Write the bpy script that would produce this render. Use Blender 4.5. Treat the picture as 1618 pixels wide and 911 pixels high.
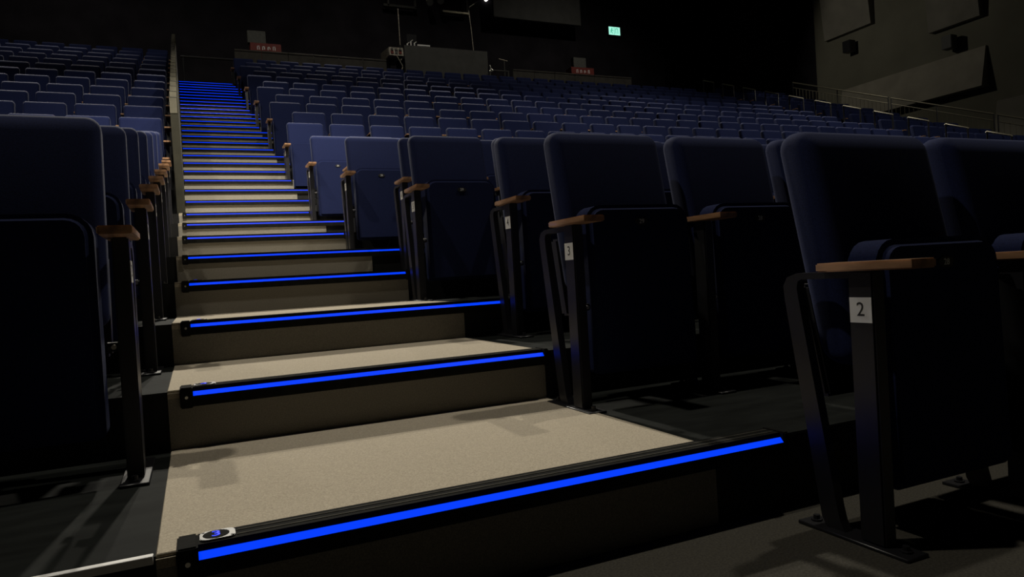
import bpy, bmesh, math, random
from mathutils import Vector, Matrix
random.seed(4)
for o in list(bpy.data.objects): bpy.data.objects.remove(o, do_unlink=True)
scene = bpy.context.scene
C = scene.collection
# ------------------------------------------------------------------ camera, world, lights, exposure
W, HT = 1618, 911
FPX, YAW, PITCH, ROLL, HC = 1113.1, 24.244, -1.027, -3.434, 0.64
y_, p_, r_ = map(math.radians, (YAW, PITCH, ROLL))
F = Vector((math.sin(y_)*math.cos(p_), math.cos(y_)*math.cos(p_), math.sin(p_)))
R0 = Vector((math.cos(y_), -math.sin(y_), 0)); U0 = R0.cross(F)
RR = R0*math.cos(r_) + U0*math.sin(r_); UU = U0*math.cos(r_) - R0*math.sin(r_)
cd = bpy.data.cameras.new('camera'); cam = bpy.data.objects.new('camera', cd); C.objects.link(cam)
cd.sensor_width = 36; cd.lens = FPX*36/W; cd.clip_start = 0.02; cd.clip_end = 100
M = Matrix((RR, UU, -F)).transposed().to_4x4(); M.translation = Vector((0, 0, HC)); cam.matrix_world = M
scene.camera = cam
scene.view_settings.view_transform = 'Standard'
scene.view_settings.look = 'None'
scene.view_settings.gamma = 1
scene.view_settings.use_curve_mapping = False
scene.view_settings.exposure = 0.0
wd = bpy.data.worlds.new('world'); scene.world = wd; wd.use_nodes = True
wd.node_tree.nodes['Background'].inputs[0].default_value = (0.5, 0.5, 0.62, 1)
wd.node_tree.nodes['Background'].inputs[1].default_value = 0.008
def spot(name, loc, target, energy, col, angle, blend=0.4, size=0.1):
    l = bpy.data.lights.new(name, 'SPOT'); l.energy = energy; l.color = col
    l.spot_size = math.radians(angle); l.spot_blend = blend; l.shadow_soft_size = size
    o = bpy.data.objects.new(name, l); C.objects.link(o); o.location = loc
    o.rotation_euler = (Vector(target)-Vector(loc)).to_track_quat('-Z', 'Y').to_euler()
    return o
WARM = (1.0, 0.93, 0.80)
for loc, tgt, en, ang in (((4.6, 3.0, 8.2), (2.2, 3.4, 0), 610, 110), ((-2.4, 3.0, 8.2), (-0.2, 3.4, 0), 610, 110),      # over the lower stair
                          ((0.9, 11.3, 7.6), (0.6, 2.0, 0.2), 2500, 60),                                             # from the back, down the stair
                          ((-2.6, 4.6, 8.6), (-0.6, 9.5, 2.4), 680, 62), ((3.6, 4.6, 8.6), (3.0, 9.8, 2.4), 680, 66),    # front wash on the rows
                          ((0.6, 4.1, 8.6), (0.5, 7.7, 1.7), 3600, 46),                                              # added fill straight up the stair, brightens the upper risers
                          ((9.5, 4.6, 8.8), (10.0, 10.2, 2.4), 1120, 72), ((16.0, 4.6, 9.0), (17.0, 11.5, 3.4), 620, 56),
                          ((15.5, 17.6, 9.0), (22, 14, 6.5), 150, 110),                                            # right wall
                          *[((x, 16.6, 10.8), (x, 10.4, 2.8), 4600, 48) for x in (-4.0, 0.6, 5.2, 9.8, 14.4)],          # back light on the seat tops
                          *[((x, 20.1, 11.3), (x, 15.2, 4.6), 2000, 46) for x in (-2.5, 3.5, 9.5)],
                          *[((x, 14.5, 11.5), (x, 17.8, 5.5), 330, 100) for x in (-2.0, 4.5, 11.0)]):                  # over the last rows
    spot('ceiling_spot', loc, tgt, en, WARM, ang, 1.0 if loc[2] in (11.5, 11.3, 10.8) or loc[1] == 4.1 else 0.4)

# ------------------------------------------------------------------ materials
def mat(name, col, rough=0.6, metal=0.0, spec=0.5, noise=None, bump=None, sheen=0.0, coat=0.0):
    m = bpy.data.materials.new(name); m.use_nodes = True
    nt = m.node_tree; b = nt.nodes['Principled BSDF']
    b.inputs['Base Color'].default_value = (*col, 1)
    b.inputs['Roughness'].default_value = rough; b.inputs['Metallic'].default_value = metal
    b.inputs['Specular IOR Level'].default_value = spec
    if sheen:
        b.inputs['Sheen Weight'].default_value = sheen; b.inputs['Sheen Roughness'].default_value = 0.4
        b.inputs['Sheen Tint'].default_value = (0.55, 0.65, 1.0, 1)
    if coat: b.inputs['Coat Weight'].default_value = coat
    tc = nt.nodes.new('ShaderNodeTexCoord')
    if noise:
        sc, amt, stretch = noise
        mp = nt.nodes.new('ShaderNodeMapping'); mp.inputs['Scale'].default_value = stretch
        nz = nt.nodes.new('ShaderNodeTexNoise'); nz.inputs['Scale'].default_value = sc; nz.inputs['Detail'].default_value = 6
        rp = nt.nodes.new('ShaderNodeValToRGB')
        rp.color_ramp.elements[0].position = 0.3; rp.color_ramp.elements[1].position = 0.7
        rp.color_ramp.elements[0].color = (*[max(0, c*(1-amt)) for c in col], 1)
        rp.color_ramp.elements[1].color = (*[min(1, c*(1+amt)) for c in col], 1)
        nt.links.new(tc.outputs['Object'], mp.inputs[0]); nt.links.new(mp.outputs[0], nz.inputs['Vector'])
        nt.links.new(nz.outputs['Fac'], rp.inputs[0]); nt.links.new(rp.outputs[0], b.inputs['Base Color'])
    if bump:
        sc, st, dist = bump
        nz = nt.nodes.new('ShaderNodeTexNoise'); nz.inputs['Scale'].default_value = sc; nz.inputs['Detail'].default_value = 4
        bp = nt.nodes.new('ShaderNodeBump'); bp.inputs['Strength'].default_value = st; bp.inputs['Distance'].default_value = dist
        nt.links.new(tc.outputs['Object'], nz.inputs['Vector'])
        nt.links.new(nz.outputs['Fac'], bp.inputs['Height']); nt.links.new(bp.outputs[0], b.inputs['Normal'])
    return m
def emit(name, col, st):
    m = bpy.data.materials.new(name); m.use_nodes = True; nt = m.node_tree
    b = nt.nodes['Principled BSDF']; b.inputs['Base Color'].default_value = (0.004, 0.004, 0.006, 1); b.inputs['Specular IOR Level'].default_value = 0.1
    b.inputs['Emission Color'].default_value = (*col, 1); b.inputs['Emission Strength'].default_value = st
    return m
ONE = (1, 1, 1)
FABRIC = mat('navy_fabric', (0.0088, 0.0140, 0.054), 0.9, spec=0.15, noise=(260, 0.25, ONE), bump=(420, 0.25, 0.001), sheen=0.03)
BLACKM = mat('black_metal', (0.012, 0.012, 0.014), 0.38, spec=0.5, bump=(300, 0.08, 0.001))
PLASTIC = mat('black_plastic', (0.016, 0.017, 0.02), 0.5)
WOOD = mat('brown_wood', (0.33, 0.18, 0.092), 0.5, noise=(9, 0.35, (6, 1, 6)), coat=0.15)
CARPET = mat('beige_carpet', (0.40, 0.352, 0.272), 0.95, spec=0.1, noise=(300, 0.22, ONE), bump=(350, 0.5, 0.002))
RISERC = mat('shaded_riser_carpet', (0.24, 0.225, 0.19), 0.95, spec=0.1, noise=(300, 0.22, ONE), bump=(350, 0.5, 0.002))  # stair carpet darkened, the shade on the risers is in the colour
VINYL = mat('dark_vinyl', (0.012, 0.0135, 0.0125), 0.8, spec=0.05, noise=(5, 0.35, (1, 3, 1)), bump=(120, 0.1, 0.001))
FLOORM = mat('grey_floor_carpet', (0.055, 0.051, 0.041), 0.9, spec=0.15, noise=(180, 0.3, ONE), bump=(300, 0.4, 0.002))
RISER = mat('black_paint', (0.012, 0.012, 0.012), 0.7, spec=0.2, noise=(12, 0.3, ONE))
NOSE = mat('black_aluminium', (0.012, 0.012, 0.011), 0.9, spec=0.05, noise=(40, 0.3, (1, 8, 1)))
RIB = mat('grey_rib', (0.05, 0.048, 0.04), 0.9, spec=0.05, noise=(60, 0.3, ONE))
PLATEM = mat('dull_aluminium', (0.10, 0.10, 0.095), 0.42, metal=0.5, noise=(30, 0.3, ONE))
STEEL = mat('bright_steel', (0.55, 0.53, 0.48), 0.3, metal=0.9)
RAILM = mat('brushed_rail', (0.2, 0.185, 0.135), 0.38, metal=0.7)
LED = emit('blue_led', (0.0, 0.046, 1.0), 1.05)
LEDN = emit('blue_number', (0.0, 0.03, 1.0), 1.0)
PAPER = mat('white_sticker', (0.80, 0.80, 0.78), 0.7, noise=(40, 0.05, ONE))
INK = mat('black_ink', (0.015, 0.015, 0.015), 0.6)
WHITEINK = mat('white_ink', (0.8, 0.8, 0.78), 0.6)
WALLB = mat('black_wall', (0.020, 0.018, 0.022), 0.9, spec=0.1, noise=(1.5, 0.3, ONE))
OLIVE = mat('olive_grey_wall', (0.17, 0.165, 0.125), 0.9, spec=0.1, noise=(0.8, 0.12, ONE))
PANELM = mat('acoustic_panel_paint', (0.21, 0.20, 0.165), 0.85, spec=0.1, noise=(2, 0.12, ONE))
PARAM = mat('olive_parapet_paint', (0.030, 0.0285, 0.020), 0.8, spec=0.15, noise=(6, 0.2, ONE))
LITFRONT = mat('lit_front_tone', (0.105, 0.098, 0.074), 0.8, spec=0.1, noise=(8, 0.2, ONE))  # paler than the parapet, light on its upper fronts put into the colour
LOWW = mat('dark_brown_panel', (0.06, 0.056, 0.048), 0.8, spec=0.15, noise=(5, 0.2, ONE))
DESK = mat('grey_desk_panel', (0.075, 0.075, 0.07), 0.75, spec=0.15, noise=(4, 0.12, ONE))
REDM = mat('red_paint', (0.17, 0.022, 0.016), 0.6, noise=(20, 0.2, ONE))
GREYP = mat('grey_plate', (0.075, 0.077, 0.068), 0.7, noise=(20, 0.15, ONE))
CONS = mat('console_beige', (0.33, 0.30, 0.24), 0.5, noise=(25, 0.6, ONE))
CURT = mat('black_drape', (0.016, 0.015, 0.016), 0.95, spec=0.05, noise=(30, 0.3, ONE))
SIGN = emit('exit_sign_light', (0.42, 1.0, 0.80), 0.95)
SIGNG = emit('exit_sign_green', (0.05, 0.55, 0.32), 0.7)
LAMPW = emit('small_white_lamp', (1.0, 0.98, 0.92), 2.0)

# ------------------------------------------------------------------ mesh helpers
class MB:
    def __init__(s): s.bm = bmesh.new(); s.mats = []
    def mi(s, m):
        if m not in s.mats: s.mats.append(m)
        return s.mats.index(m)
    def add(s, bm2, m, smooth=False):
        i = s.mi(m); vm = {}
        for v in bm2.verts: vm[v] = s.bm.verts.new(v.co)
        for f in bm2.faces:
            try: g = s.bm.faces.new([vm[v] for v in f.verts])
            except ValueError: continue
            g.material_index = i; g.smooth = smooth and not (f.calc_area() > 0.0025 and min(e.calc_length() for e in f.edges) > .03)
        bm2.free(); return s
    def box(s, a, b, m, bev=0.0, seg=2, shear=None):
        bm = bmesh.new(); bmesh.ops.create_cube(bm, size=1)
        for v in bm.verts:
            v.co = Vector([(a[k]+b[k])/2 + v.co[k]*(b[k]-a[k]) for k in range(3)])
        if bev: bmesh.ops.bevel(bm, geom=bm.edges[:], offset=bev, segments=seg, affect='EDGES')
        if shear: 
            for v in bm.verts: shear(v.co)
        return s.add(bm, m, bool(bev))
    def prism(s, pts, axis, lo, hi, m, bev=0.0, seg=2, shear=None, smooth=False):
        bm = bmesh.new()
        def P(u, w, t): return {'x': (t, u, w), 'y': (u, t, w), 'z': (u, w, t)}[axis]
        A = [bm.verts.new(P(u, w, lo)) for u, w in pts]; B = [bm.verts.new(P(u, w, hi)) for u, w in pts]
        n = len(pts); fa = bm.faces.new(A); fb = bm.faces.new(B[::-1])
        for i in range(n): bm.faces.new([A[i], B[i], B[(i+1) % n], A[(i+1) % n]])
        bmesh.ops.recalc_face_normals(bm, faces=bm.faces[:])
        if bev:
            es = list(fa.edges)+list(fb.edges)
            bmesh.ops.bevel(bm, geom=es, offset=bev, segments=seg, affect='EDGES')
        if shear:
            for v in bm.verts: shear(v.co)
        return s.add(bm, m, smooth or bool(bev))
    def pillow(s, y0, y1, z0, z1, R, x0, x1, r, m, shear):     # cushion slab with every edge rounded
        bm = bmesh.new(); st = []; K = 5
        for k in range(K+1):
            t = math.pi/2*k/K; st.append((r*(1-math.cos(t)), r*(1-math.sin(t))))
        st = [(x0+e, d) for e, d in st]+[(x1-e, d) for e, d in st[::-1]]
        rings = [[bm.verts.new((x, y, z)) for y, z in rrect(y0+d, y1-d, z0+d, z1-d, R-d, R-d, 6)] for x, d in st]
        n = len(rings[0])
        for q, w in zip(rings, rings[1:]):
            for k in range(n): bm.faces.new([q[k], q[(k+1) % n], w[(k+1) % n], w[k]])
        bm.faces.new(rings[0][::-1]); bm.faces.new(rings[-1]); bmesh.ops.recalc_face_normals(bm, faces=bm.faces[:])
        for v in bm.verts: shear(v.co)
        return s.add(bm, m, True)
    def tube(s, pts, r, m, n=8, closed_caps=True):
        bm = bmesh.new(); pts = [Vector(p) for p in pts]; rings = []
        for i, p in enumerate(pts):
            d = (pts[min(i+1, len(pts)-1)]-pts[max(i-1, 0)]).normalized()
            a = d.cross(Vector((0, 0, 1)))
            if a.length < 1e-3: a = d.cross(Vector((1, 0, 0)))
            a.normalize(); b = d.cross(a)
            rr = r[i] if isinstance(r, (list, tuple)) else r
            rings.append([bm.verts.new(p+a*math.cos(2*math.pi*k/n)*rr+b*math.sin(2*math.pi*k/n)*rr) for k in range(n)])
        for q, w in zip(rings, rings[1:]):
            for k in range(n): bm.faces.new([q[k], q[(k+1) % n], w[(k+1) % n], w[k]])
        bm.faces.new(rings[0][::-1]); bm.faces.new(rings[-1])
        bmesh.ops.recalc_face_normals(bm, faces=bm.faces[:])
        return s.add(bm, m, True)
    def cyl(s, c, axis, r, h, m, n=12):
        d = {'x': Vector((1, 0, 0)), 'y': Vector((0, 1, 0)), 'z': Vector((0, 0, 1))}[axis]
        return s.tube([Vector(c)-d*h/2, Vector(c)+d*h/2], r, m, n)
    def text(s, body, size, m, loc, right, up, depth=0.0006):
        cu = bpy.data.curves.new('t', 'FONT'); cu.body = body; cu.size = size; cu.align_x = 'CENTER'; cu.align_y = 'CENTER'; cu.extrude = depth
        ob = bpy.data.objects.new('t', cu); C.objects.link(ob)
        dg = bpy.context.evaluated_depsgraph_get(); me = bpy.data.meshes.new_from_object(ob.evaluated_get(dg))
        bm = bmesh.new(); bm.from_mesh(me)
        r, u = Vector(right), Vector(up); nrm = r.cross(u)
        for v in bm.verts: v.co = Vector(loc)+r*v.co.x+u*v.co.y+nrm*v.co.z
        bpy.data.objects.remove(ob); bpy.data.curves.remove(cu); bpy.data.meshes.remove(me)
        return s.add(bm, m)
    def mesh(s, name):
        me = bpy.data.meshes.new(name); s.bm.to_mesh(me); s.bm.free()
        for m in s.mats: me.materials.append(m)
        if hasattr(me, 'set_sharp_from_angle') and any(p.use_smooth for p in me.polygons): me.set_sharp_from_angle(angle=math.radians(40))
        return me
    def build(s, name, parent=None, loc=None):
        return link(name, s.mesh(name), parent, loc)
def link(name, me, parent=None, loc=None):
    o = bpy.data.objects.new(name, me); C.objects.link(o)
    if parent is not None: o.parent = parent
    if loc: o.location = loc
    return o
def tag(o, label, cat, group=None, kind=None):
    o['label'] = label; o['category'] = cat
    if group: o['group'] = group
    if kind: o['kind'] = kind
    return o
def struct(o): o['kind'] = 'structure'; return o
def thing(name, label, cat, loc=(0, 0, 0), group=None):
    o = bpy.data.objects.new(name, None); C.objects.link(o); o.location = loc; o.empty_display_size = 0.1
    return tag(o, label, cat, group)
def rrect(x0, x1, z0, z1, rt, rb, n=5):
    pts = []
    for cx, cz, r, a0 in ((x1-rt, z1-rt, rt, 0), (x0+rt, z1-rt, rt, 90), (x0+rb, z0+rb, rb, 180), (x1-rb, z0+rb, rb, 270)):
        for k in range(n+1):
            a = math.radians(a0+90*k/n); pts.append((cx+r*math.cos(a), cz+r*math.sin(a)))
    return pts
ORD = ['zeroth', 'first', 'second', 'third', 'fourth', 'fifth', 'sixth', 'seventh', 'eighth', 'ninth', 'tenth', 'eleventh', 'twelfth',
       'thirteenth', 'fourteenth', 'fifteenth', 'sixteenth', 'seventeenth', 'eighteenth', 'nineteenth', 'twentieth', 'twenty-first',
       'twenty-second', 'twenty-third', 'twenty-fourth', 'twenty-fifth', 'twenty-sixth', 'twenty-seventh', 'twenty-eighth',
       'twenty-ninth', 'thirtieth', 'thirty-first', 'thirty-second', 'thirty-third']

# ------------------------------------------------------------------ the rake: nosing depth and height of every step
YS = [0, 1.3836, 2.2891, 3.1003, 4.0092, 4.8757, 5.7431, 6.6141, 7.4851]
HS = [0, .1874, .3612, .5291, .7061, .8837, 1.0707, 1.2492, 1.4276]
for n in range(9, 34):
    YS.append(7.4851+0.43646*(n-8)); HS.append(1.4276+0.17341*(n-8))
NST = 32
ROWSTEP = {2+n: n for n in range(0, 9)}
for k in range(1, 13): ROWSTEP[10+k] = 8+2*k
PLAT = [ROWSTEP[r] for r in sorted(ROWSTEP)]
XL, XR_ = -8.0, 22.0
YBACK = 20.6
# ------------------------------------------------------------------ structure
struct(MB().box((XL, -5, -0.2), (XR_, YS[1], 0), FLOORM).build('floor'))
for i, n in enumerate(PLAT):
    if n == 0: continue
    y0 = YS[n]; y1 = YS[PLAT[i+1]] if i+1 < len(PLAT) else YBACK
    mb = MB(); mb.box((XL, y0, -0.2), (XR_, y1, HS[n]-0.003), RISER); mb.box((XL, y0+0.001, HS[n]-0.003), (XR_, y1, HS[n]), VINYL)
    struct(mb.build('platform'))
struct(MB().box((XL-.2, -5, -0.2), (XL, YBACK, 12), WALLB).build('wall_left'))
struct(MB().box((XR_, -5, -0.2), (XR_+.2, 19.55, 12), OLIVE).box((XR_, 19.55, -0.2), (XR_+.2, YBACK, 12), WALLB).build('wall_right'))
struct(MB().box((XL-.2, YBACK, -0.2), (XR_+.2, YBACK+.2, 12), WALLB).build('wall_back'))
struct(MB().box((XL-.2, -5.2, -0.2), (XR_+.2, -5, 12), WALLB).build('wall_front'))
struct(MB().box((XL-.2, -5.2, 12), (XR_+.2, YBACK+.2, 12.2), WALLB).build('ceiling'))
# carpeted steps in the stair aisle
CXL, CXR = -0.09, 1.14
HALFR = {9: 1.27, 11: 1.17, 13: 1.25}
for n in range(1, NST+1):
    mb = MB(); y0 = YS[n]
    half = n > 8 and n not in PLAT
    xl = CXL if n <= 8 else -0.031
    nx = YS[n+1] if n < NST else y0+0.9
    if half:
        xr = HALFR.get(n, 1.25 if (n-9) % 4 == 0 else 1.17)
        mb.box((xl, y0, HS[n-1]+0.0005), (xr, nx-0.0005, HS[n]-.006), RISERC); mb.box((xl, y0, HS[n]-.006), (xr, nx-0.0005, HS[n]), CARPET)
    else:
        mb.box((xl, y0-0.001, HS[n]-0.004), (CXR, nx-0.007, HS[n]+0.004), CARPET, 0.002, 1)
        mb.box((xl, y0-0.006, HS[n]-0.0215), (-0.0585 if n <= 8 else xl+.0005, y0-0.0005, HS[n]-.0042), CARPET)
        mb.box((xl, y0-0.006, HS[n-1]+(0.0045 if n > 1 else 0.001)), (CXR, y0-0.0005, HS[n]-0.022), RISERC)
    struct(mb.build('stair_carpet'))
# ------------------------------------------------------------------ lit nosings
LEDR = {1: 1.355, 2: 1.135, 3: 1.351, 4: 1.127, 5: 1.37, 6: 1.126, 7: 1.365, 8: 1.124, 9: 1.266, 10: 1.332, 11: 1.14, 12: 1.15, 13: 1.255, 14: 1.31,
        15: 1.15, 16: 1.14, 17: 1.258, 18: 1.31, 19: 1.14, 20: 1.165, 21: 1.26, 22: 1.309, 23: 1.156, 24: 1.17, 25: 1.25, 26: 1.29,
        27: 1.17, 28: 1.19, 29: 1.253, 30: 1.289, 31: 1.17, 32: 1.155}
for n in range(1, NST+1):
    t = thing('stair_nosing', 'black nosing with a blue light strip on the %s step from the bottom' % (ORD[n] if n > 1 else 'lowest'), 'stair nosing',
              (0, YS[n], HS[n]), 'blue-lit nosings up the stair')
    xl, xr = -0.022, LEDR[n]
    yf = -0.0145
    mb = MB()
    mb.prism([(yf, -0.048), (yf, -0.0160), (yf+.0113, -0.0055), (yf+.0113, 0.0075), (0.058, 0.0075), (0.058, 0.004), (yf+.0125, 0.004), (yf+.0125, -0.0065), (yf+.004, -.0165), (yf+.004, -0.048)],
             'x', xl, xr, NOSE)
    mb.build('profile', t)
    mb = MB()
    for yy in (0.012, 0.036): mb.box((xl+0.066, yy, 0.0072), (xr-.004, yy+0.006, 0.0086), RIB)
    mb.build('grip_rib', t)
    MB().prism([(yf-.001, -.0158), (yf+.0003, -.0170), (yf+.0112, -.0056), (yf+.0095, -.0046)], 'x', xl, xr, LED).build('light_strip', t)
    for a, b in ((xl-(0.035 if n <= 8 else .008), xl-.0002), (xr+.0002, xr+0.018)):
        c = MB(); c.box((a, yf-.003, -0.052), (b, 0.062, 0.009), NOSE, 0.003)
        if a < 0 and n <= 8: c.cyl((a+.017, yf-.003, -.02), 'y', .0045, .002, STEEL)
        c.build('end_cap', t)
    if n <= 4:
        pl = MB(); pl.prism(rrect(xl+.003, xl+.064, .002, .054, .014, .014), 'z', 0.0075, 0.0108, PLATEM, .001)
        pl.prism([(xl+.031+.023*math.cos(a*.3142), .028+.0225*math.sin(a*.3142)) for a in range(20)], 'z', 0.0107, 0.0114, NOSE)
        pl.cyl((xl+.058, .010, .0109), 'z', .0028, .001, INK); pl.cyl((xl+.009, .046, .0109), 'z', .0028, .001, INK)
        p = pl.build('number_plate', t)
        MB().text(str(n+2), 0.040, LEDN, (xl+.031, .028, .0117), (1, 0, 0), (0, 1, 0)).build('lit_number', p)
tag(MB().box((-2.4, YS[1]-.004, HS[1]-.012), (CXL-.004, YS[1]+.012, HS[1]+.003), PAPER, .001, 1).build('edge_trim'),
    'pale metal edge trim along the lowest platform left of the stair', 'edge trim')

# ------------------------------------------------------------------ theatre seats
PITCHX = 0.53
def sh_back(co): co.y += (co.z-0.40)*0.20
def seat_meshes(s):                     # s = +1: seat to the right of its stanchion, -1: to the left
    d = {}
    def X(a, b): return (min(s*a, s*b), max(s*a, s*b))
    x0, x1 = X(.047, .493)
    mb = MB(); mb.pillow(.165, .28, .38, .957, .05, x0, x1, .034, FABRIC, sh_back); d['backrest'] = mb.mesh('backrest')
    x0, x1 = X(.06, .48)
    mb = MB()
    def shc(co): co.y += (co.z-.12)*.03-.004
    mb.prism(rrect(x0, x1, .108, .672, .06, .02), 'y', .085, .195, FABRIC, .018, 3, shc); d['seat_cushion'] = mb.mesh('seat_cushion')
    mb = MB(); mb.prism(rrect(-.038, .038, -.045, .195, .006, .006, 2), 'z', .606, .626, WOOD, .003, 2); d['armrest'] = mb.mesh('armrest')
    mb = MB(); mb.box((-.019, .062, .008), (.019, .125, .606), BLACKM, .004); d['post'] = mb.mesh('post')
    mb = MB()
    path = [(.12, .605), (.275, .605), (.305, .596), (.318, .575), (.315, .54), (.235, .03), (.225, .012), (.205, .006)]
    path2 = [(.12, .59), (.262, .59), (.272, .585), (.276, .57), (.272, .54), (.190, .06), (.183, .03), (.17, .006)]
    poly = path+path2[::-1]
    # flat bent bar, built as a strip of quads
    bm = bmesh.new(); q = []
    for (a, b), (c_, e) in zip(path, path2):
        q.append([bm.verts.new((x, yy, zz)) for x, yy, zz in ((-.012, a, b), (.012, a, b), (.012, c_, e), (-.012, c_, e))])
    for u, w in zip(q, q[1:]):
        for k in range(4): bm.faces.new([u[k], u[(k+1) % 4], w[(k+1) % 4], w[k]])
    bm.faces.new(q[0][::-1]); bm.faces.new(q[-1]); bmesh.ops.recalc_face_normals(bm, faces=bm.faces[:])
    mb.add(bm, BLACKM); d['rear_leg'] = mb.mesh('rear_leg')
    mb = MB(); mb.box((-.033, 0, 0), (.033, .29, .008), BLACKM, .002, 1); d['base_plate'] = mb.mesh('base_plate')
    mb = MB(); mb.tube([(0, 0, .008), (0, 0, .0125), (0, 0, .013), (0, 0, .022)], [.013, .013, .0075, .0075], BLACKM, 8); d['bolt'] = mb.mesh('bolt')
    x0, x1 = X(.052, .488)
    mb = MB(); mb.box((x0, .275, .30), (x1, .325, .575), PLASTIC, .008, 2, lambda co: setattr(co, 'y', co.y+(co.z-.4)*.2)); d['back_shell'] = mb.mesh('back_shell')
    mb = MB(); mb.cyl((s*.03, .10, .335), 'x', .012, .03, BLACKM).cyl((s*.03, .082, .335), 'y', .006, .008, STEEL); d['pivot'] = mb.mesh('pivot')
    # stanchion of a seat too far off to show its pieces
    mb = MB(); mb.box((-.019, .062, 0), (.019, .125, .603), BLACKM); mb.box((-.012, .12, .59), (.012, .30, .603), BLACKM)
    mb.prism([(.318, .575), (.276, .57), (.17, 0), (.225, 0)], 'x', -.012, .012, BLACKM); d['stanchion'] = mb.mesh('stanchion')
    return d
SM = {1: seat_meshes(1), -1: seat_meshes(-1)}
PLATES = {}
def plate_mesh(txt, s):
    if (txt, s) not in PLATES:
        mb = MB(); cx = s*.27
        mb.prism([(cx+.026*math.cos(a*.3142), .612+.0135*math.sin(a*.3142)) for a in range(20)], 'y', .0925, .098, INK)
        mb.text(txt, .021, WHITEINK, (cx, .0922, .612), (1, 0, 0), (0, 0, 1)); PLATES[(txt, s)] = mb.mesh('number_plate')
    return PLATES[(txt, s)]
STICK = {}
def sticker_mesh(txt, s):
    if (txt, s) not in STICK:
        mb = MB(); x = -s*.0192
        mb.box((min(x, x-s*.0008), .066, .493), (max(x, x-s*.0008), .121, .548), PAPER)
        mb.text(txt, .043 if len(txt) == 1 else .036, INK, (x-s*.001, .0935, .521), (0, -s, 0), (0, 0, 1), .0003); STICK[(txt, s)] = mb.mesh('sticker')
    return STICK[(txt, s)]
XODD, XEVEN = 1.137, 1.333
def row_x(block, r):
    if block == 'centre': return XODD if r % 2 else XEVEN
    if block == 'left': return -0.16 if r <= 9 else -0.175
    return 16.4
BLOCKNAME = {'centre': 'right of the stair', 'left': 'left of the stair', 'right': 'far right block'}
SIDE = {'centre': 'stair', 'left': 'stair', 'right': 'hooped rails'}
NSEAT = {'centre': 26, 'left': 13, 'right': 6}
def seat_pos(block, r, k):
    n = ROWSTEP[r]; s = -1 if block == 'left' else 1
    y0 = (YS[n]+.536) if n else 0.99
    return Vector((row_x(block, r)+s*k*PITCHX, y0, HS[n])), s
def px(P):
    d = Vector(P)-Vector((0, 0, HC)); z = d.dot(F)
    if z < 0.05: return None
    return W/2+FPX*d.dot(RR)/z, HT/2-FPX*d.dot(UU)/z
def inframe(block, r, k):
    p, s = seat_pos(block, r, k)
    for dx in (0, .27, .54):
        for dz in (0, .5, .95):
            q = px(p+Vector((s*dx, .2, dz)))
            if q and -5 < q[0] < W+5 and -5 < q[1] < HT+5: return True
    return False
def make_seat(block, r, k):
    p, s = seat_pos(block, r, k)
    row = ORD[r-1]; pos = ORD[k+1]
    first = {'centre': 'directly beside it', 'left': 'directly beside it', 'right': 'directly beside the hooped rails'}[block]
    where = first if k == 0 else '%s from the %s' % (pos, SIDE[block])
    t = thing('theatre_seat', 'navy theatre seat, %s row up, %s, %s' % (row, BLOCKNAME[block], where), 'theatre seat', p,
              'navy theatre seats in rows')
    d = SM[s]
    link('backrest', d['backrest'], t); cu = link('seat_cushion', d['seat_cushion'], t)
    a = link('armrest', d['armrest'], t); 
    if r <= 9 and (k < 5):
        po = link('post', d['post'], t); link('rear_leg', d['rear_leg'], t); bp = link('base_plate', d['base_plate'], t)
        [link('bolt', d['bolt'], bp, (0, yy, 0)) for yy in (.028, .262)]; link('back_shell', d['back_shell'], t); link('pivot', d['pivot'], t)
        if k == 0: link('row_sticker', sticker_mesh(str(r), s), po)
        if block == 'centre':
            num = {3: 29, 5: 29, 7: 26, 9: 25}.get(r, 28)
            link('number_plate', plate_mesh(str(num-k), s), cu)
    else:
        st = link('stanchion', d['stanchion'], t)
        if k == 0 and r <= 22: link('row_sticker', sticker_mesh(str(r), s), st)
    return t
SEATS = [(b, r, k) for b in ('centre', 'left', 'right') for r in sorted(ROWSTEP) for k in range(NSEAT[b])
         if (b != 'left' or r >= 3) and (b != 'right' or r >= 8) and (b != 'centre' or r <= 21) and inframe(b, r, k)]
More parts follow.
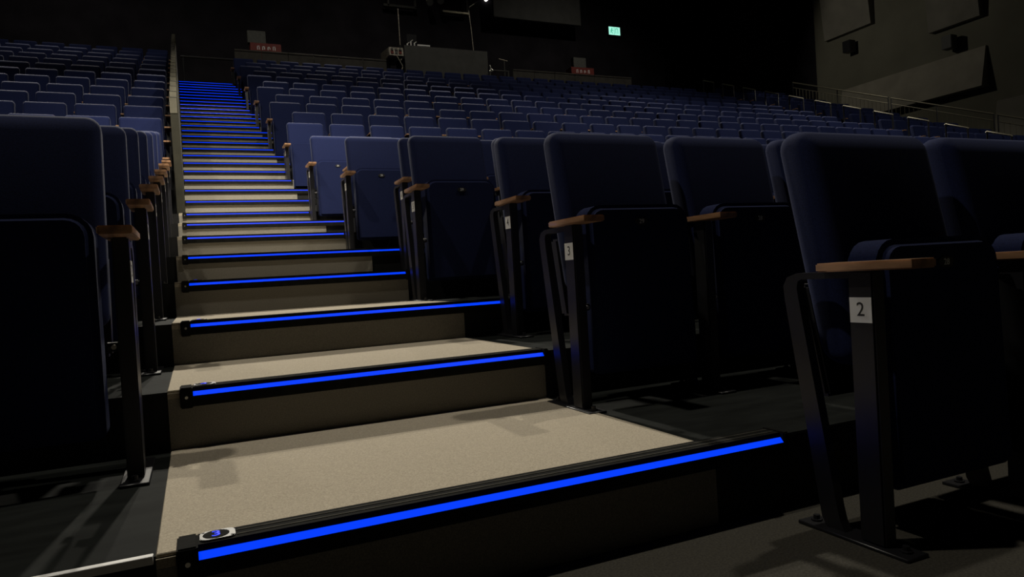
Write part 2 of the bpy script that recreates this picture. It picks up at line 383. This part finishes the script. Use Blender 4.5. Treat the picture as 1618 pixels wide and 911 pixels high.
INDIV = {('centre', 2): [0, 1], ('centre', 3): [0, 1, 2], ('centre', 4): [0, 1, 3], ('centre', 5): [0, 1], ('centre', 6): [0, 1], ('centre', 7): [0], ('centre', 9): [0], ('centre', 11): [0, 1, 2, 3, 4, 5, 6, 10], ('centre', 12): [0, 1, 2, 3, 4, 5, 6, 7, 8, 9, 10, 11, 12, 13, 14, 15, 16, 17, 24], ('centre', 13): [0, 1, 2, 3, 4, 5, 6, 7, 8, 9, 10, 11, 12, 13, 14, 15, 16, 17, 18, 19, 20, 21, 22, 23, 24, 25], ('centre', 14): [0, 1, 2, 3, 4, 5, 6, 7, 8, 9, 10, 11, 12, 13, 14, 15, 16, 17, 18, 19, 20, 21, 22, 23, 24, 25], ('centre', 15): [0, 1, 2, 3, 4, 5, 6, 7, 8, 9, 10, 11, 12, 13, 14, 15, 16, 17, 18, 19, 20, 21, 22, 23, 24, 25], ('centre', 16): [0, 1, 2, 3, 4, 5, 6, 7, 8, 9, 10, 11, 12, 13, 14, 15, 16, 17, 18, 19, 20, 21, 22, 25], ('centre', 17): [0, 1, 2, 3, 4, 5, 6, 7, 8, 9, 10, 11, 12, 13, 14, 15, 16, 17, 18, 19, 20, 21], ('centre', 18): [0, 1, 2, 3, 4, 5, 6, 7, 8, 9, 10, 11, 12, 13, 14, 15, 17, 18], ('centre', 19): [0, 1, 2, 3, 4, 5, 6, 7, 8, 9, 10, 11, 12, 13, 14], ('centre', 20): [0, 1, 2, 3, 4, 5, 6, 7, 8, 9, 10, 11], ('centre', 21): [0, 1, 2, 3, 4, 5, 6], ('left', 3): [0], ('left', 4): [0], ('left', 5): [0], ('left', 6): [0], ('left', 7): [0], ('left', 8): [0], ('left', 9): [0], ('left', 11): [0, 1], ('left', 12): [0, 1, 2, 3], ('left', 13): [0, 1, 2, 3], ('left', 14): [0, 1, 2, 3], ('left', 15): [0, 1, 2, 3, 4], ('left', 16): [0, 1, 2, 3, 4], ('left', 17): [0, 1, 2, 3, 4], ('left', 18): [0, 1, 2, 3, 4], ('left', 19): [0, 1, 2, 3, 4, 5], ('left', 20): [0, 1, 2, 3, 4, 5], ('left', 21): [0, 1, 2, 3, 4, 5], ('left', 22): [0, 1, 2, 3, 4, 5], ('right', 14): [0, 1, 2, 3], ('right', 15): [0, 1], ('right', 16): [0, 1], ('right', 17): [0, 1], ('right', 18): [0, 1], ('right', 19): [0, 1], ('right', 20): [0, 1], ('right', 21): [0], ('right', 22): [0]}   #INDIV#
if INDIV is None: INDIV = {(b, r): range(NSEAT[b]) for b in NSEAT for r in ROWSTEP}
rest = []
for b, r, k in SEATS:
    if k in INDIV.get((b, r), ()): make_seat(b, r, k)
    else: rest.append((b, r, k))
print('SEATS', len(SEATS), 'REST', len(rest))
if rest:
    mb = MB()
    for m in (FABRIC, WOOD, BLACKM): mb.mi(m)
    def put(me, m, p):
        i = mb.mi(m); vs = [mb.bm.verts.new(v.co+p) for v in me.vertices]
        for f in me.polygons:
            g = mb.bm.faces.new([vs[j] for j in f.vertices]); g.material_index = i; g.smooth = f.use_smooth
    for b, r, k in rest:
        p, s = seat_pos(b, r, k)
        put(SM[s]['backrest'], FABRIC, p); put(SM[s]['seat_cushion'], FABRIC, p); put(SM[s]['armrest'], WOOD, p); put(SM[s]['stanchion'], BLACKM, p)
    tag(mb.build('distant_seats'), 'rest of the navy seats far up the dark rows', 'theatre seats', kind='stuff')

# ------------------------------------------------------------------ stepped parapet on the left of the upper stair
t = thing('stair_parapet', 'olive stepped parapet along the left of the upper stair', 'parapet', (-.072, 7.75, HS[8]))
for k in range(24):
    y0 = .436*k; z1 = 1.19+.1734*k
    g = HS[8]+0.0
    n = 8 if k == 0 else None
    zb = max([HS[q] for q in PLAT if YS[q] <= 7.75+y0+.436])-HS[8]+.006
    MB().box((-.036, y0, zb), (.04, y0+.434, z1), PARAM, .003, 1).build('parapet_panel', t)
    MB().box((-.037, y0-.004, z1-.165), (.030, y0-.0002, z1-.012), LITFRONT, .001, 1).build('lit_front', t)  # pale plate standing for the lit top of the panel front

# ------------------------------------------------------------------ back of the hall: low walls, control desk, cabinets
ZB = HS[32]
YB = 18.1
def low_wall(name, x0, x1, cnt, label):
    t = thing(name, label, 'low wall', (x0, YB, ZB)); w = (x1-x0)/cnt
    for k in range(cnt):
        MB().box((k*w+.006, 0, 0.001), ((k+1)*w-.006, .07, .85), LOWW, .004, 1).box((k*w+.006, -.012, .84), ((k+1)*w-.006, .082, .88), LOWW, .004, 1).build('wall_panel', t)
low_wall('panelled_low_wall', 1.23, 4.95, 6, 'brown panelled low wall behind the last row, left of the control desk')
low_wall('panelled_low_wall', 8.59, 12.58, 6, 'brown panelled low wall behind the last row, right of the control desk')
t = thing('control_desk', 'dark grey control desk standing behind the last row', 'desk', (5.44, YB-.04, ZB))
DT = 1.0
MB().box((0, 0, .001), (2.37, .03, 1.30), DESK, .004, 1).build('front_panel', t)
MB().box((0, .03, DT-.04), (2.37, .85, DT), DESK, .004, 1).build('desk_top', t)
for x in (.03, 2.30): MB().box((x, .03, .001), (x+.04, .85, DT-.04), DESK, .003, 1).build('side_panel', t)
t = thing('mixing_console', 'beige mixing console seen edge-on at the left end of the control desk', 'mixing console', (5.04, YB, ZB))
MB().prism([(.0, 1.02), (.04, 1.24), (.9, 1.34), (.9, 1.02)], 'x', .0, .385, CONS, .01).build('body', t)
for i, z in enumerate((1.06, 1.15)):
    for x in (.04, .15, .26): MB().box((x, -.014, z), (x+.07, .02+.02*i, z+.06), STEEL if (x+z*3) % .2 > .08 else REDM, .004, 1).build('module', t)
for x in (.03, .33): MB().box((x, .25, .001), (x+.04, .6, 1.02), BLACKM, .004, 1).build('leg', t)
def cable(name, pts, r, m, label, cat):
    P = [Vector(p) for p in pts]; o = []
    for i in range(len(P)-1):
        a, b = P[max(i-1, 0)], P[min(i+2, len(P)-1)]
        for k in range(6):
            u = k/6; o.append(0.5*((2*P[i])+(P[i+1]-a)*u+(2*a-5*P[i]+4*P[i+1]-b)*u*u+(3*P[i]-a-3*P[i+1]+b)*u**3))
    o.append(P[-1])
    return tag(MB().tube(o, r, m, 6).build(name), label, cat)
cable('hanging_cable', [(5.22, YB-.03, ZB+1.0), (5.3, YB-.05, ZB+.85), (5.36, YB-.04, ZB+.7), (5.27, YB-.04, ZB+.5), (5.32, YB-.03, ZB+.05)], .012, CONS, 'pale cable looping down from the mixing console', 'cable')
t = thing('desk_lamp', 'slim gooseneck lamp rising from the right of the control desk', 'lamp', (7.55, YB+.3, ZB+DT+.002))
MB().tube([(0, 0, 0.01), (0, 0, .30), (-.04, 0, 1.05), (-.08, 0, 1.5), (-.06, 0, 1.62), (.12, 0, 1.74)], .012, CONS, 6).build('gooseneck', t)
MB().tube([(.10, 0, 1.725), (.2, 0, 1.78)], [.02, .03], BLACKM, 8).build('lamp_head', t)
MB().cyl((0, 0, .011), 'z', .06, .02, BLACKM).build('base', t)
t = thing('slim_pole', 'thin lit pole standing at the left end of the control desk', 'pole', (5.49, YB+.5, ZB+DT+.002))
MB().tube([(0, 0, 0), (0, 0, 1.45)], .012, CONS, 6).build('shaft', t)
MB().box((-.03, -.03, .36), (.03, .03, .47), BLACKM, .005).build('clamp', t)
t = thing('desk_monitor', 'small dark monitor on the left of the control desk', 'monitor', (5.82, YB+.5, ZB+DT+.002))
MB().box((-.14, -.02, .56), (.14, .02, .78), BLACKM, .006).build('screen', t)
MB().cyl((0, .0, .289), 'z', .018, .56, BLACKM).build('stem', t)
MB().cyl((0, .0, .009), 'z', .09, .016, BLACKM).build('base', t)
for i, (x, h) in enumerate(((5.60, .42), (5.70, .49), (5.80, .45))):
    tag(MB().tube([(x, YB+.2, ZB+DT+.002), (x, YB+.2, ZB+DT+h)], .018, PAPER, 8).tube([(x, YB+.2, ZB+DT+h), (x+.06, YB+.2, ZB+DT+.04+h)], .012, STEEL, 6).build('microphone'),
        '%s shiny microphone on the control desk below the monitor' % ('leftmost', 'middle', 'rightmost')[i], 'microphone', 'microphones on the control desk')
t = thing('strip_light', 'thin bright strip light on the control desk', 'light', (5.86, YB+.12, ZB+DT+.002))
MB().box((0, 0, .36), (.35, .03, .40), PAPER, .002, 1).build('bar', t)
for x in (.02, .30): MB().box((x, .005, 0), (x+.03, .025, .36), BLACKM).build('bracket', t)
t = thing('metal_barrier', 'low black metal barrier right of the control desk', 'barrier', (7.86, YB, ZB))
MB().tube([(0, 0, .80), (.60, 0, .80)], .02, DESK).build('top_rail', t)
for x in (0.02, .58): MB().tube([(x, 0, .001), (x, 0, .80)], .02, DESK).build('leg', t)
cable('cable_loop', [(7.84, YB-.08, ZB+.92), (7.87, YB-.1, ZB+.82), (7.82, YB-.1, ZB+.73), (7.93, YB-.1, ZB+.77), (7.84, YB-.08, ZB+.84)], .012, STEEL, 'coiled pale cable at the right end of the control desk', 'cable')
t = thing('microphone_stand', 'black microphone stand right of the control desk', 'stand', (8.42, YB+.2, ZB))
MB().tube([(0, 0, 0.02), (0, 0, 1.15)], .016, DESK).build('pole', t)
MB().tube([(-.16, 0, 1.20), (.1, 0, 1.16)], .012, RAILM).build('boom', t)
MB().cyl((0, 0, .0125), 'z', .14, .022, BLACKM, 16).build('base', t)
def cabinet(x0, x1, ztop, gx0, gx1, gz, label, glabel):
    t = thing('red_cabinet', label, 'cabinet', (x0, 18.9, ZB))
    MB().box((0, 0, .001), (x1-x0, .35, ztop-ZB), REDM, .006).build('body', t)
    mb = MB(); w = x1-x0
    for k in range(4):
        cx = w*(.26+.17*k); z = ztop-ZB-.12; e = .008*((k*7) % 3)
        mb.box((cx-.035, -.004, z-.05), (cx-.015, 0, z+.05-e), WHITEINK); mb.box((cx-.035, -.004, z+.03-e), (cx+.03-e, 0, z+.05-e), WHITEINK)
        mb.box((cx+.012, -.004, z-.05+e), (cx+.03, 0, z+.02), WHITEINK)
    mb.build('lettering', t)
    tag(MB().box((gx0, 18.93, ztop+.002), (gx1, 19.1, gz), GREYP, .008).build('grey_box'), glabel, 'box')
cabinet(1.67, 2.42, 6.925, 1.62, 2.06, 7.24, 'red cabinet with white lettering behind the left low wall', 'grey box on top of the left red cabinet')
cabinet(10.95, 11.75, 6.93, 11.06, 11.5, 7.24, 'red cabinet with white lettering behind the right low wall', 'grey box on top of the right red cabinet')
t = thing('landing_rail', 'dark handrail across the top of the stair', 'handrail', (.1, 18.9, ZB))
MB().tube([(-.05, 0, .86), (1.2, 0, .86)], .03, BLACKM).build('rail', t)
for x in (0.0, 1.15): MB().tube([(x, 0, .001), (x, 0, .86)], .02, BLACKM).build('post', t)
t = thing('exit_sign', 'glowing green exit sign high on the black back wall', 'sign', (13.64, YBACK-.12, 8.79))
MB().box((-.24, 0, -.15), (.24, .10, .15), BLACKM, .008).build('housing', t)
MB().box((-.225, -.006, -.135), (.225, 0, .135), SIGN).build('lit_face', t)
mb = MB()
mb.box((-.02, -.009, -.12), (-.005, -.006, .12), SIGNG)
mb.cyl((-.10, -.007, .075), 'y', .022, .004, SIGNG)
for a, b in (((-.1, .05), (-.13, -.02)), ((-.13, -.02), (-.08, -.09)), ((-.13, -.02), (-.17, -.07)), ((-.11, .03), (-.06, 0)), ((-.12, .03), (-.165, .0))):
    mb.tube([(a[0], -.007, a[1]), (b[0], -.007, b[1])], .012, SIGNG, 6)
mb.box((.04, -.009, -.09), (.06, -.006, .09), SIGNG); mb.box((.12, -.009, -.09), (.14, -.006, .09), SIGNG); mb.box((.04, -.009, .07), (.14, -.006, .09), SIGNG)
mb.build('pictogram', t)
# drapes on the back wall
t = thing('stage_drape', 'black drape hanging in folds on the back wall by the right rows', 'curtain', (15.6, YBACK-.18, ZB))
mb = MB(); pts = []
n = 96
for i in range(n+1):
    u = i/n; pts.append((u*3.2, .05*math.sin(u*46)+.02*math.sin(u*17)))
bm = bmesh.new(); a = [bm.verts.new((x, y, .02)) for x, y in pts]; b = [bm.verts.new((x, y, 5.6)) for x, y in pts]
for i in range(n): bm.faces.new([a[i], a[i+1], b[i+1], b[i]])
bmesh.ops.solidify(bm, geom=bm.faces[:], thickness=.012)
mb.add(bm, CURT, True); mb.build('cloth', t)
MB().tube([(-.1, 0, 5.62), (3.3, 0, 5.62)], .025, BLACKM).build('track', t)
# control booth window and gear above it
t = thing('booth_frame', 'dark metal booth frame high above the control desk', 'frame', (6.2, YBACK-.2, 8.8))
for x in (-.5, .32, 1.99): MB().box((x, -.06, .0), (x+.06, .08, 2.4), DESK, .004, 1).build('upright', t)
MB().box((-.62, -.06, -.02), (.38, .08, .05), DESK, .004, 1).build('sill', t)
MB().box((1.2, -.08, -.03), (2.06, .08, .03), RAILM, .004, 1).build('lit_sill', t)
for k, (x, z) in enumerate(((6.92, 8.9), (7.26, 8.98))):
    t = thing('stage_light', '%s small lantern on the booth frame above the control desk' % ('left', 'right')[k], 'stage light', (x, YBACK-.5, z), 'lanterns on the booth frame')
    MB().tube([(0, .1, .1), (-.05, -.18, -.05)], [.07, .1], GREYP, 12).build('body', t)
    MB().tube([(-.1, 0, .05), (-.1, 0, .25), (.1, 0, .25), (.1, 0, .05)], .012, RAILM, 6).build('yoke', t)
tag(MB().cyl((8.96, YBACK-.06, 9.40), 'y', .055, .1, LAMPW, 14).build('bulkhead_lamp'), 'tiny bright white lamp at the top above the control desk', 'lamp')
tag(MB().box((8.95, 20.0, 8.66), (12.05, 20.12, 11.5), DESK, .01).build('acoustic_cloud'), 'dim grey slab hanging high behind the right of the control desk', 'ceiling slab')

# ------------------------------------------------------------------ second aisle: hooped rails
XA = 15.3
for i, r in enumerate([q for q in sorted(ROWSTEP) if q >= 9]):
    n = ROWSTEP[r]; y1, y0 = YS[n]+.10, YS[n]-.38
    zr = lambda y: 1.4276+.3973*(y-7.4851)+.90
    m = PLAT[PLAT.index(n)-1]
    t = thing('hoop_rail', 'slim hooped handrail in the far aisle, %s from the bottom' % (ORD[i+1] if i else 'first'), 'handrail', (XA, YS[n], HS[n]), 'hooped handrails in the far aisle')
    o = Vector((XA, YS[n], HS[n]))
    MB().tube([Vector((XA, y0-.02, zr(y0)-.02))-o, Vector((XA, y0, zr(y0)))-o, Vector((XA, y1, zr(y1)))-o, Vector((XA, y1+.02, zr(y1)-.02))-o], .018, RAILM).build('top_rail', t)
    MB().tube([Vector((XA, y0, HS[m]+.001))-o, Vector((XA, y0, zr(y0)))-o], .018, BLACKM).build('post', t)
    MB().tube([Vector((XA, y1, HS[n]+.001))-o, Vector((XA, y1, zr(y1)))-o], .018, BLACKM).build('post', t)
# side railing in sections along the right gangway
XS = 19.85
ZR = lambda y, h: 1.4276+.3973*(y-7.4851)+h
for i, (ya, yb) in enumerate(((18.7, 15.0), (14.9, 11.9), (11.8, 8.6))):
    t = thing('side_railing', '%s section of the balustrade along the right wall gangway' % ('farthest', 'middle', 'nearest')[i], 'railing', (XS, ya, ZR(ya, 0)), 'balustrade sections along the right gangway')
    o = Vector((XS, ya, ZR(ya, 0))); L = lambda y, h: Vector((XS, y, ZR(y, h)))-o
    MB().tube([L(ya, 1.02), L(yb, 1.02)], .024, RAILM).build('handrail', t)
    MB().tube([L(ya, .84), L(yb, .84)], .014, RAILM).build('mid_rail', t)
    MB().tube([L(ya, .12), L(yb, .12)], .014, RAILM).build('bottom_rail', t)
    nb = int((ya-yb)/.14)
    for k in range(nb+1):
        y = ya+(yb-ya)*k/nb
        big = k in (0, nb//2, nb)
        zf = max(HS[q] for q in PLAT if YS[q] <= y)-o.z
        if big: MB().tube([Vector((0, y-o.y, zf+.001)), L(y, 1.02)], .02, BLACKM, 6).build('post', t)
        else: MB().tube([L(y, .12), L(y, .84)], .007, RAILM, 5).build('baluster', t)
LONGP = mat('pale_baffle_paint', (0.30, 0.28, 0.225), 0.85, spec=0.1, noise=(2, 0.12, ONE))
# acoustic baffles and speakers on the right wall
def slab(y0, y1, z0, z1, top, bot, label, skew=0.0, m=PANELM):
    mb = MB(); bm = bmesh.new()
    co = [(-top, y0+skew, z1), (-top, y1, z1), (-bot, y1, z0), (-bot, y0, z0), (-.002, y0+skew, z1), (-.002, y1, z1), (-.002, y1, z0), (-.002, y0, z0)]
    v = [bm.verts.new((XR_+a, b, c)) for a, b, c in co]
    for f in ((0, 1, 2, 3), (4, 7, 6, 5), (0, 4, 5, 1), (3, 2, 6, 7), (0, 3, 7, 4), (1, 5, 6, 2)): bm.faces.new([v[i] for i in f])
    bmesh.ops.recalc_face_normals(bm, faces=bm.faces[:])
    mb.add(bm, m); tag(mb.build('acoustic_baffle'), label, 'acoustic baffle', 'acoustic baffles on the right wall')
slab(13.3, 18.4, 5.45, 6.66, .06, .34, 'long pale acoustic baffle low on the right wall above the railing', m=LONGP)
slab(8.6, 13.05, 3.7, 4.94, .06, .34, 'low acoustic baffle cut off by the right edge of the photo')
slab(17.0, 18.95, 8.6, 11.2, .45, .2, 'tall acoustic baffle high on the right wall near the back corner')
slab(13.35, 14.95, 7.55, 10.2, .45, .2, 'tall acoustic baffle high on the right wall nearer the right edge')
for y, z, lab in ((17.85, 8.05, 'small dark wall speaker under the far acoustic baffle'), (14.25, 7.03, 'small grey wall speaker above the long acoustic baffle')):
    t = thing('wall_speaker', lab, 'speaker', (XR_, y, z), 'speakers on the right wall')
    MB().box((-.42, -.16, -.2), (-.12, .16, .2), GREYP if y < 16 else BLACKM, .012).build('cabinet', t)
    MB().box((-.12, -.04, -.05), (-.001, .04, .05), BLACKM, .004).build('bracket', t)
